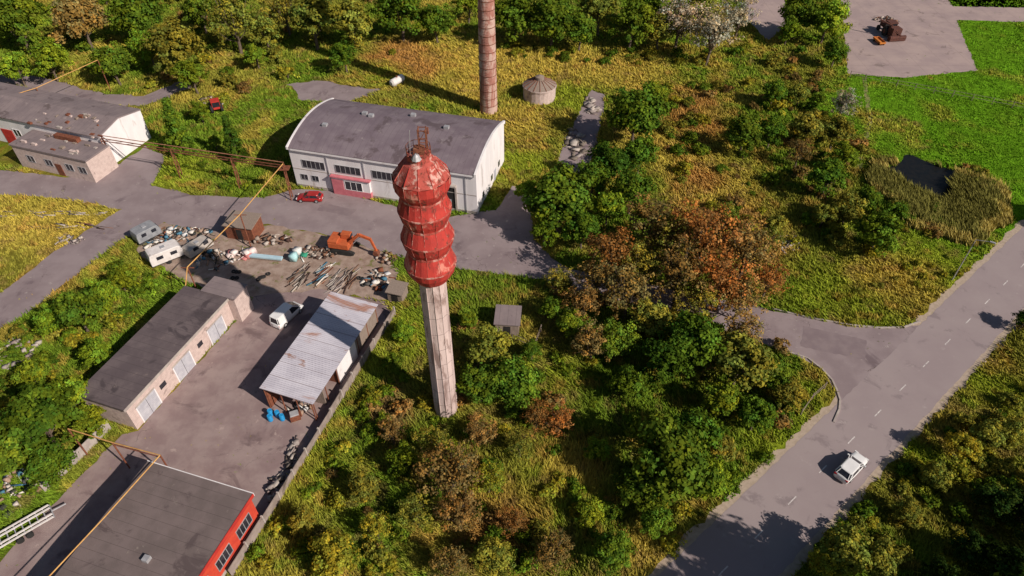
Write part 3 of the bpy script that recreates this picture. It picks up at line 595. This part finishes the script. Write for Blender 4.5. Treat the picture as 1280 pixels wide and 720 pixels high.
for y0,y1_ in ((-1.7,-1.62),(1.62,1.7)): mb.box(-.7,.7,y0,y1_,.5,.9,my)
for x0,x1_ in ((-.7,-.64),(.64,.7)): mb.box(x0,x1_,-1.62,1.62,.5,.9,my)
mb.box(-.64,.64,-1.62,1.62,.5,.6,my)
for sx in (-1,1):
    for sy in (-1,1): mb.cyl((sx*.5,sy*1.1,.3),(sx*.7,sy*1.1,.3),.3,M_tyre,12)
mb.build("tub",e)
e=empty("car_transport_trailer",(*G(32,664),0),math.radians(42)); mb=MB()
for s_ in (-.9,-.45,.45,.9): mb.box(-2.8,2.8,s_-.08,s_+.08,.75,.87,M_off)
for k in range(9): mb.box(-2.8+k*.7,-2.7+k*.7,-.95,.95,.66,.745,M_metal)
mb.cyl((2.8,0,.7),(4.2,0,.6),.08,M_metal,8); mb.build("deck",e)
mb=MB()
for sy in (-1,1):
    for xx in (-.6,.3): mb.cyl((xx,sy*.98,.35),(xx,sy*1.2,.35),.35,M_tyre,14)
mb.build("wheels",e)
# ------------------------------------------------------------ junk piles
PAL={'mix':[(.5,.45,.42),(.2,.08,.05),(.3,.2,.15),(.1,.1,.1),(.6,.6,.62),(.35,.25,.2),(.08,.2,.3),(.7,.66,.62),(.05,.05,.05)],
 'rust':[(.16,.075,.05),(.24,.14,.1),(.08,.05,.045),(.32,.26,.23),(.45,.40,.37),(.12,.10,.09)],'white':[(.7,.58,.58),(.75,.66,.66),(.6,.35,.33),(.5,.2,.2)],
 'conc':[(.4,.36,.34),(.32,.28,.27),(.25,.2,.2),(.45,.4,.38),(.2,.17,.15)],'green':[(.05,.3,.2),(.4,.65,.7),(.7,.7,.7)]}
M_junk=attr_mat("scrap_material",var=.15,scale=2)
def junk(name,u,v,rx,ry,n,pal,smin=.15,smax=.8,hmax=.5,flat=False,long=False,rot=0):
    cx,cy=G(u,v); V=[];Fc=[];C=[]
    for k in range(n):
        an=random.random()*6.28; r=math.sqrt(random.random()); ox=rx*r*math.cos(an); oy=ry*r*math.sin(an)
        sx=random.uniform(smin,smax);sy=random.uniform(smin,smax);sz=random.uniform(.06,hmax)
        el=random.random()<.4
        if long or el: sy=random.uniform(.06,.2); sx=random.uniform(.8,3.0 if long else 1.8); sz=random.uniform(.05,.18)
        z0=random.uniform(0,hmax*.9)*(1-r)
        M=Matrix.Translation((cx+ox,cy+oy,z0+sz/2))@Matrix.Rotation(rot+random.uniform(-.35,.35) if long else random.random()*6.28,4,'Z')@Matrix.Rotation(random.uniform(-.2,.2),4,'X')
        b=len(V); V+=[tuple(M@Vector((i*sx/2,j*sy/2,l*sz/2))) for l in (-1,1) for i,j in ((-1,-1),(1,-1),(1,1),(-1,1))]
        Fc+=[[b+i for i in f] for f in ((0,3,2,1),(4,5,6,7),(0,1,5,4),(1,2,6,5),(2,3,7,6),(3,0,4,7))]; C+=[random.choice(PAL[pal])]*8
    link(bpy.data.objects.new(name,np_mesh(name,V,Fc,np.array(C),[M_junk])))
junk("building_rubble",205,300,3,3,60,'mix')
junk("scrap_pile",235,295,4,2,60,'mix'); junk("scrap_pile",268,325,3,2.4,50,'mix'); junk("scrap_pile",335,300,4,1.2,50,'rust')
junk("bulk_bags",303,318,1.8,1.6,14,'white',.8,1.2,1.0); junk("bulk_bags",372,322,1.2,1.0,8,'green',.7,1.1,1.1)
junk("scrap_pile",398,316,3.5,1.6,70,'rust'); junk("timber_stack",376,345,1.2,2.6,26,'rust',long=True,rot=1.1); junk("timber_stack",403,343,1.0,2.2,24,'mix',long=True,rot=1.0)
junk("timber_stack",421,355,1.0,2.4,24,'conc',long=True,rot=1.0); junk("timber_stack",437,348,1.0,2.4,20,'rust',long=True,rot=1.2); junk("scrap_pile",470,350,2.2,2.2,50,'mix'); junk("scrap_pile",480,325,1.6,1.5,30,'rust')
junk("scrap_pile",375,512,1.4,.7,26,'mix'); junk("scrap_pile",345,610,.8,2,30,'conc'); junk("scrap_pile",365,570,.5,2.5,24,'conc')
junk("concrete_slabs",718,180,2,6,50,'conc',.5,1.6,.35); junk("concrete_slabs",738,135,1.5,4,30,'conc',.5,1.6,.35)
junk("concrete_slabs",25,268,16,.8,34,'conc',long=True,rot=-.1); junk("concrete_slabs",95,283,8,.8,18,'rust',long=True,rot=-.15)
junk("scrap_pile",265,128,3,2,40,'rust'); junk("building_rubble",20,440,3,3,40,'conc'); junk("scrap_pile",15,615,2.5,3,50,'mix'); junk("scrap_pile",60,595,2,2,30,'rust'); junk("building_rubble",985,305,3,2,40,'conc',.2,.5,.4)
junk("building_rubble",88,300,2.5,1.5,26,'conc',.2,.6,.4); junk("scrap_pile",1108,25,3,2,40,'rust')
mb=MB(); x_,y_=G(333,324); mb.box(-2.6,2.6,-.35,.35,.3,.65,mat("pale_blue",(.45,.62,.70),(.38,.55,.64)),); mb.box(-2.4,2.4,-.3,.3,.0,.3,M_wood); mb.build("water_trough",None,(x_,y_,0),-.15,bevel=.05)
for (u,v) in ((290,345),(455,352),(330,345)):
    mb=MB()
    for k in range(5):
        ox,oy=random.uniform(-1,1),random.uniform(-1,1)
        mb.rev([(.2,0),(.33,.02),(.36,.11),(.33,.2),(.2,.22),(.17,.11),(.2,0)],14,M_tyre,(ox,oy),caps=False)
    mb.build("tyre_pile",None,(*G(u,v),.01))
# ------------------------------------------------------------ vegetation prototypes
M_leaf=attr_mat("foliage",transl=.2,objcol=True); M_bark=mat("bark",(.16,.12,.09),(.10,.075,.055),scale=3,bump=0)
M_grass=attr_mat("grass_blades",transl=0)
def tube(V,Fc,pts,rad,n=6):
    base=len(V)
    for p,r in zip(pts,rad):
        for i in range(n): an=2*math.pi*i/n; V.append((p[0]+r*math.cos(an),p[1]+r*math.sin(an),p[2]))
    for k in range(len(pts)-1):
        for i in range(n): Fc.append((base+k*n+i,base+k*n+(i+1)%n,base+(k+1)*n+(i+1)%n,base+(k+1)*n+i))
def unit(v): return v/np.maximum(np.linalg.norm(v,axis=-1,keepdims=True),1e-6)
def leafquads(P,N,size,r,asp=1.3):
    n=len(P); t=unit(np.cross(N,r.normal(size=(n,3)))); b=np.cross(N,t); s=(size*(.6+.8*r.random(n)))[:,None]
    q=np.stack([P-t*s*.5,P-b*s*.5*asp,P+t*s*.5,P+b*s*.5*asp],1); return q.reshape(-1,3)
def proto(name,seed,R,cz,rz,ncl,nl,cr,ls,trunk=True,sparse=0,shape='round'):
    r=np.random.default_rng(seed); V=[];Fc=[]
    dirs=unit(r.normal(size=(ncl,3))); dirs[:,2]=np.where(dirs[:,2]<-.45,-dirs[:,2],dirs[:,2])
    lump=.7+.6*np.array([vn(np.array([dd[0]*2.2+seed*3+9]),np.array([dd[1]*2.2+dd[2]*1.7+seed+9]))[0] for dd in dirs])
    rad=(r.random(ncl)**.45)*lump
    C=dirs*rad[:,None]*np.array([R-cr*.6,R-cr*.6,rz-cr*.6]); 
    if shape=='cone':
        tt=r.random(ncl)**1.3; an=r.random(ncl)*6.28; rr_=(1-tt)*(R-.2)*(.55+.45*r.random(ncl)); C=np.stack([rr_*np.cos(an),rr_*np.sin(an),tt*2*rz-rz],1); rad=np.ones(ncl)*.9
    C[:,2]+=cz; C[:,2]=np.maximum(C[:,2],cr*.45)
    if trunk:
        bx=r.normal(size=2)*.15
        tube(V,Fc,[(0,0,0),(bx[0],bx[1],cz*.4),(bx[0]*1.5,bx[1]*1.5,cz),(0,0,cz+rz*.5)],[R*.065,R*.05,R*.03,R*.01])
        for c_ in C[::max(1,ncl//(26 if sparse else 14))]:
            z0=min(cz*(.35+.4*r.random()),c_[2]); mid=np.array([c_[0]*.5,c_[1]*.5,z0+(c_[2]-z0)*.35])
            tube(V,Fc,[(bx[0],bx[1],z0),tuple(mid),tuple(c_)],[R*.025,R*.016,R*.006],5)
    nb=len(Fc); V=np.array(V).reshape(-1,3); 
    idx=np.repeat(np.arange(ncl),nl); n=len(idx)
    o=unit(r.normal(size=(n,3)))*(r.random(n)**.5)[:,None]*cr*(.7+.6*r.random(ncl))[idx][:,None]; o[:,2]*=.7
    P=C[idx]+o; P[:,2]=np.maximum(P[:,2],.03)
    N=unit(unit(o)*.7+unit(P-np.array([0,0,cz*.7]))*.6+r.normal(size=(n,3))*.5+np.array([0,0,.25]))
    q=leafquads(P,N,np.full(n,ls),r)
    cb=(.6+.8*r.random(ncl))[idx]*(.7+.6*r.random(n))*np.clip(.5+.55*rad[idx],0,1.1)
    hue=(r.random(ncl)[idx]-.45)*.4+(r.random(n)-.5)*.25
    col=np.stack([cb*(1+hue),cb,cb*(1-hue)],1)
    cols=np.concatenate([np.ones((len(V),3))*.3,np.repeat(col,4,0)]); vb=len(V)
    lf=(np.arange(n*4).reshape(n,4)+vb)
    faces=np.concatenate([np.array(Fc,dtype=np.int32).reshape(-1,4),lf]); VV=np.concatenate([V,q]) if vb else q
    return np_mesh(name,VV,faces,cols,[M_bark,M_leaf],np.concatenate([np.zeros(nb),np.ones(n)]))
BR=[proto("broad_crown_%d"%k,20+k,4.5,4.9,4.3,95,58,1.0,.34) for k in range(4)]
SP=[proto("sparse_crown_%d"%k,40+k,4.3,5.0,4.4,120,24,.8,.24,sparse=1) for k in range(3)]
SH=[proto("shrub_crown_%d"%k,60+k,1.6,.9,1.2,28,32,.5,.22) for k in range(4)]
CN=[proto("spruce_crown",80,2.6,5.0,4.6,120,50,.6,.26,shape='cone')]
CZ={'b':(BR,4.5,4.9),'s':(SP,4.3,5.0),'h':(SH,1.6,.9),'c':(CN,2.6,5.0)}
NM={'b':"deciduous_tree",'s':"autumn_tree",'h':"shrub",'c':"spruce_tree"}
TG=(.10,.165,.016); TD=(.06,.115,.013); TY=(.30,.29,.03); TO=(.33,.155,.045); TB_=(.27,.175,.055); TS=(.42,.37,.26); TOL=(.225,.225,.035); TL=(.17,.245,.02); TSHADE=(.03,.055,.01)  # last tint is near-black: shade of the lower-right corner painted into the leaves
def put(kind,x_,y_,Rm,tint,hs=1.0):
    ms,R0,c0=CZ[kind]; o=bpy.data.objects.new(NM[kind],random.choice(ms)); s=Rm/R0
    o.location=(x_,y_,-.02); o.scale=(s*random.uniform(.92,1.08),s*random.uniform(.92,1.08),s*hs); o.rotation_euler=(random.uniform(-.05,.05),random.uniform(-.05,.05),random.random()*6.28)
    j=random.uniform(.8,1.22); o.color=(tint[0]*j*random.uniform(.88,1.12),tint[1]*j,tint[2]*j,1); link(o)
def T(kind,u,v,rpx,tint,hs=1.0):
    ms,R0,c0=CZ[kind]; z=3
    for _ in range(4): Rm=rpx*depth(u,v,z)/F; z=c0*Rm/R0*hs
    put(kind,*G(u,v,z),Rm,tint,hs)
for t_ in [('b',700,252,46,TG),('b',660,240,18,TL),('b',795,145,40,TG),('b',765,205,30,TD),('b',800,195,25,TG),('b',790,240,32,TG),('b',728,285,30,TG),('b',820,120,20,TL),('b',740,225,26,TG),('b',680,290,22,TL),('b',760,260,26,TL),
 ('s',765,320,40,TO),('s',820,285,42,TB_),('s',880,300,50,TO),('s',935,310,40,TB_),('s',850,345,44,TB_),('s',785,365,40,TB_),('s',905,355,42,TO),('s',745,350,30,TB_),('s',700,350,20,TOL),('s',960,350,26,TO),('s',840,300,36,TOL),('s',800,335,34,TOL),('s',925,375,30,TB_),('s',870,375,30,TOL),('s',900,280,28,TOL),('s',960,300,24,TOL),('s',730,380,28,TB_),
 ('b',862,430,44,TG),('b',830,450,36,TD),('b',925,455,42,TOL),('s',925,420,34,TB_),('b',945,520,28,TG),('b',840,575,60,TG),('b',870,545,40,TG),('b',800,610,34,TG),('b',890,605,30,TL),('b',815,400,30,TOL),('b',770,425,30,TG),('s',740,430,28,TB_),('b',785,480,26,TG),('b',900,500,28,TL),('b',970,470,24,TG),('b',900,560,24,TOL),
 ('b',612,440,34,TOL),('b',640,480,36,TG),('b',600,480,32,TG),('s',700,525,24,TO),('s',672,520,22,TO),('s',560,590,46,TB_),('s',540,555,28,TOL),('s',575,640,36,TB_),('s',520,640,28,TOL),('b',420,695,34,TY),('s',470,660,24,TY),('s',560,705,28,TB_),('b',985,495,22,TOL),('s',610,600,26,TY),('s',640,650,22,TO),
 ('b',690,385,18,TG),('b',715,405,20,TL),('b',585,400,14,TL),('b',500,575,22,TL),('b',455,610,24,TOL),('s',650,555,24,TOL),('b',620,700,28,TOL),('s',690,690,30,TB_),('b',765,690,28,TG),('b',735,640,20,TL),('b',505,415,16,TL),('b',378,650,20,TOL),('s',490,540,22,TB_),('b',745,560,18,TL),('b',665,440,16,TG),('b',820,650,24,TG),('s',600,540,24,TB_),
 ('b',50,530,52,TG),('b',15,560,40,TG),('b',85,500,34,TL),('b',60,580,32,TG),('b',95,390,34,TG),('b',130,370,24,TL),('b',65,400,22,TL),('b',150,350,20,TL),('b',40,470,24,TL),('b',120,440,22,TL),('b',110,530,22,TL),
 ('c',216,158,20,TG,),('c',288,172,17,TD),('b',250,140,14,TL),('b',268,178,10,TL),
 ('b',20,30,38,TG),('b',60,75,26,TL),('b',100,25,36,TB_),('b',140,80,26,TG),('b',175,20,34,TG),('b',215,62,36,TOL),('b',240,95,22,TL),('s',290,25,38,TOL),('b',330,40,22,TOL),('b',390,25,36,TOL),('b',430,70,20,TG),('s',355,10,30,TOL),('b',440,25,30,TOL),('b',500,15,34,TG),('b',545,28,24,TG),('b',585,5,22,TL),('b',250,15,26,TG),('b',185,60,24,TL),('b',20,85,22,TL),('b',320,70,16,TL),
 ('b',645,20,32,TG),('b',690,25,34,TG),('b',725,38,24,TG),('b',750,12,30,TOL),('b',790,28,32,TG),('b',825,38,24,TOL),('s',850,22,34,TS),('s',890,42,36,TS),('s',925,20,24,TS),('b',875,15,26,TOL),('b',810,5,30,TG),
 ('b',1000,18,28,TG),('b',1035,25,28,TL),('b',1045,65,18,TG),('b',985,40,16,TL),('b',968,115,18,TG),('b',1000,118,16,TOL),('b',930,168,26,TG),('b',965,165,22,TG),('b',1010,160,24,TOL),('s',1055,130,20,TS),('b',1045,165,24,TOL),('b',1035,225,28,TG),('b',1055,195,20,TL),('s',1000,190,20,TB_),('b',1100,290,32,TG),('b',1060,262,24,TOL),('b',1085,250,20,TG),('b',1030,270,18,TOL),('b',1120,265,16,TG),
 ('b',1060,690,34,TOL),('b',1035,705,26,TY),('b',1100,700,26,TOL),('b',1205,560,24,TY),('b',1238,545,22,TOL),('b',1170,595,20,TOL),('b',1135,640,20,TOL),('b',1270,540,20,TOL),('b',1245,630,26,TSHADE),('b',1278,640,30,TSHADE),('b',1215,690,26,TSHADE),('b',1255,705,34,TSHADE),('b',1175,715,22,TSHADE),
 ('b',1282,400,16,TD)]: T(*t_)
for x_,y_,R_,hs in ((38,19,5.5,1.8),(46,17,6,1.6),(34,14,5.5,1.8),(62,17,6,1.6),(69,19,6.5,1.6),(75,22,6.5,1.6),(68,12,6,1.6),(82,26,6.5,1.6),(76,15,6.5,1.6),(84,33,6,1.3),(74,28,5.5,1.25),(97,80,5,1.5),(82,51,3.4,1.2)): put('b',x_,y_,R_,TD,hs)
for k in range(50):
    x_=random.uniform(-170,150); y_=random.uniform(195,260); put(random.choice('bbbs'),x_,y_,random.uniform(4.5,7),random.choice([TG,TD,TOL,TL]))
for k in range(16): put('b',random.uniform(-150,-105),random.uniform(20,180),random.uniform(3,5),random.choice([TG,TOL]))
EXA=[np.array(p) for p in EX]
def free(x_,y_):
    ok=np.ones(x_.shape,bool)
    for p in EXA: ok&=~inpoly(x_,y_,p)
    return ok
pc=Vector(G(1157,222)); pw=[(pc.x+5.4*math.cos(t_)*(1+.2*math.sin(3*t_)+.12*math.sin(5*t_+1)),pc.y+6.2*math.sin(t_)*(1+.2*math.cos(4*t_))) for t_ in np.linspace(0,2*math.pi,36,endpoint=False)]
EXA.append(np.array([(pc.x-7,pc.y-9),(pc.x+7,pc.y-9),(pc.x+7,pc.y+7),(pc.x-7,pc.y+7)]))
def scatter(px,n,rmin,rmax,tints,kinds='h'):
    poly=np.array(GP(px)); lo=poly.min(0);hi=poly.max(0); k=0;tr=0
    while k<n and tr<n*30:
        tr+=1; x_=random.uniform(lo[0],hi[0]);y_=random.uniform(lo[1],hi[1]); X_=np.array([x_]);Y_=np.array([y_])
        if inpoly(X_,Y_,poly)[0] and free(X_,Y_)[0]: put(random.choice(kinds),x_,y_,random.uniform(rmin,rmax),random.choice(tints)); k+=1
scatter([(560,400),(640,420),(800,420),(990,460),(1035,500),(900,640),(800,720),(330,720),(440,520),(500,470)],170,.5,1.5,[TG,TY,TOL,TL,TB_,TG])
scatter([(680,330),(960,390),(990,440),(800,430),(690,370)],36,.8,1.8,[TG,TB_,TOL])
scatter([(820,110),(1000,60),(1090,200),(1110,330),(960,340),(850,260)],100,.6,2.0,[TG,TY,TOL,TB_])
scatter([(0,430),(150,330),(210,350),(100,480),(0,520)],60,.6,1.6,[TG,TL,TOL,TY])
scatter([(-40,0),(560,0),(560,50),(300,130),(180,110),(-40,90)],100,.8,2.4,[TG,TL,TOL,TY,TB_])
scatter([(1290,480),(1290,730),(1000,720),(1090,620),(1200,530)],70,.6,1.5,[TG,TOL,TY,TOL])
scatter([(620,60),(940,60),(900,90),(640,75)],34,.7,1.8,[TG,TOL,TY])
scatter([(190,190),(330,200),(330,240),(200,235)],14,.5,1.0,[TG,TL]); scatter([(180,300),(290,300),(400,310),(300,360)],10,.4,.9,[TG,TL])
scatter([(990,400),(1130,410),(1260,300),(1180,310),(1100,340)],20,.4,.9,[TOL,TY]); scatter([(640,180),(900,100),(860,260),(700,300)],40,.6,1.7,[TG,TOL,TB_])
scatter([(430,540),(470,470),(490,420),(520,420),(500,520),(330,720),(320,690)],44,.4,1.2,[TG,TL,TY])
scatter([(1100,210),(1230,210),(1250,290),(1130,300)],30,.7,1.4,[TOL,TG,TB_,TOL])
# ------------------------------------------------------------ pond
mw=mat("pond_water",(.008,.010,.012),(.014,.014,.014),rough=.3,bump=.05,spec=.12); sheet("pond",pw,.012,mw,j=.1)
EXA[-1]=np.array(pw)
def blades(name,x_,y_,hgt,wid,col,nb,lean=.5,m=None):
    n=len(x_); R_=RNG; idx=np.repeat(np.arange(n),nb); N=len(idx); an=R_.random(N)*6.283; 
    spread=(wid[idx]*1.6)*R_.random(N); la=R_.random(N)*6.283
    bx=x_[idx]+np.cos(la)*spread; by=y_[idx]+np.sin(la)*spread; hh=hgt[idx]*(.6+.7*R_.random(N)); ww=wid[idx]*.5
    wx=vn(bx*.12,by*.12)-.5
    ld=R_.normal(size=(N,2))*lean*hh[:,None]+np.stack([-.35+1.2*wx,.25+.8*wx],1)*hh[:,None]
    a_=np.stack([bx-np.cos(an)*ww,by-np.sin(an)*ww,np.zeros(N)],1); b_=np.stack([bx+np.cos(an)*ww,by+np.sin(an)*ww,np.zeros(N)],1)
    c_=np.stack([bx+ld[:,0],by+ld[:,1],hh],1)
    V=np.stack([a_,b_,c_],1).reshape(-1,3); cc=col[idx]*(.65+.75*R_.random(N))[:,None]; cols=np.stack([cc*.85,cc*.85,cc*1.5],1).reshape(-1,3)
    link(bpy.data.objects.new(name,np_mesh(name,V,np.arange(N*3).reshape(N,3),cols,[m or M_grass])))
rc=Vector(G(1175,248)); n=6500; an=RNG.random(n)*6.283; rr_=np.sqrt(RNG.random(n)); wob=1+.1*np.sin(3*an+1)+.06*np.sin(7*an)
rx=rc.x+rr_*np.cos(an)*10.6*wob; ry=rc.y+rr_*np.sin(an)*11.3*wob
k=~inpoly(rx,ry,np.array(pw)); rx=rx[k];ry=ry[k]; edge=(rr_[k]>.84)&(fbm(rx,ry,.3)>.42)
cl_=np.where(edge[:,None],np.array([.36,.29,.08]),np.array([.17,.16,.04]))*(.6+.8*fbm(rx,ry,.4,2))[:,None]; blades("reeds",rx,ry,np.where(edge,1.2,1.4),np.full(len(rx),.26),cl_,5,.25)
# ------------------------------------------------------------ meadow grass
n=620000; v_=RNG.uniform(-30,760,n); u_=RNG.uniform(-60,1340,n)
tt=H/(math.sin(TH)+(v_-360)/F*math.cos(TH)); gx=tt*(u_-640)/F; gy=tt*(math.cos(TH)-(v_-360)/F*math.sin(TH))
pk=np.clip((tt/130)**1.2,.35,1); k=RNG.random(n)<pk*.55; gx=gx[k];gy=gy[k];tt=tt[k]
fr_=free(gx,gy); onroad=inpoly(gx,gy,np.array(shp))|inpoly(gx,gy,np.array(pw)); crackn=fbm(gx,gy,.35)
k=fr_|((~onroad)&(RNG.random(len(gx))<.02)&(crackn>.6)); gx=gx[k];gy=gy[k];tt=tt[k]; fr_=fr_[k]
c,h=field(gx,gy); sc=np.clip(tt/90,.8,1.8); h=np.where(fr_,h,.12)
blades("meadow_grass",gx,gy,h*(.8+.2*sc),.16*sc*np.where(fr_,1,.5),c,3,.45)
print("tufts",len(gx))
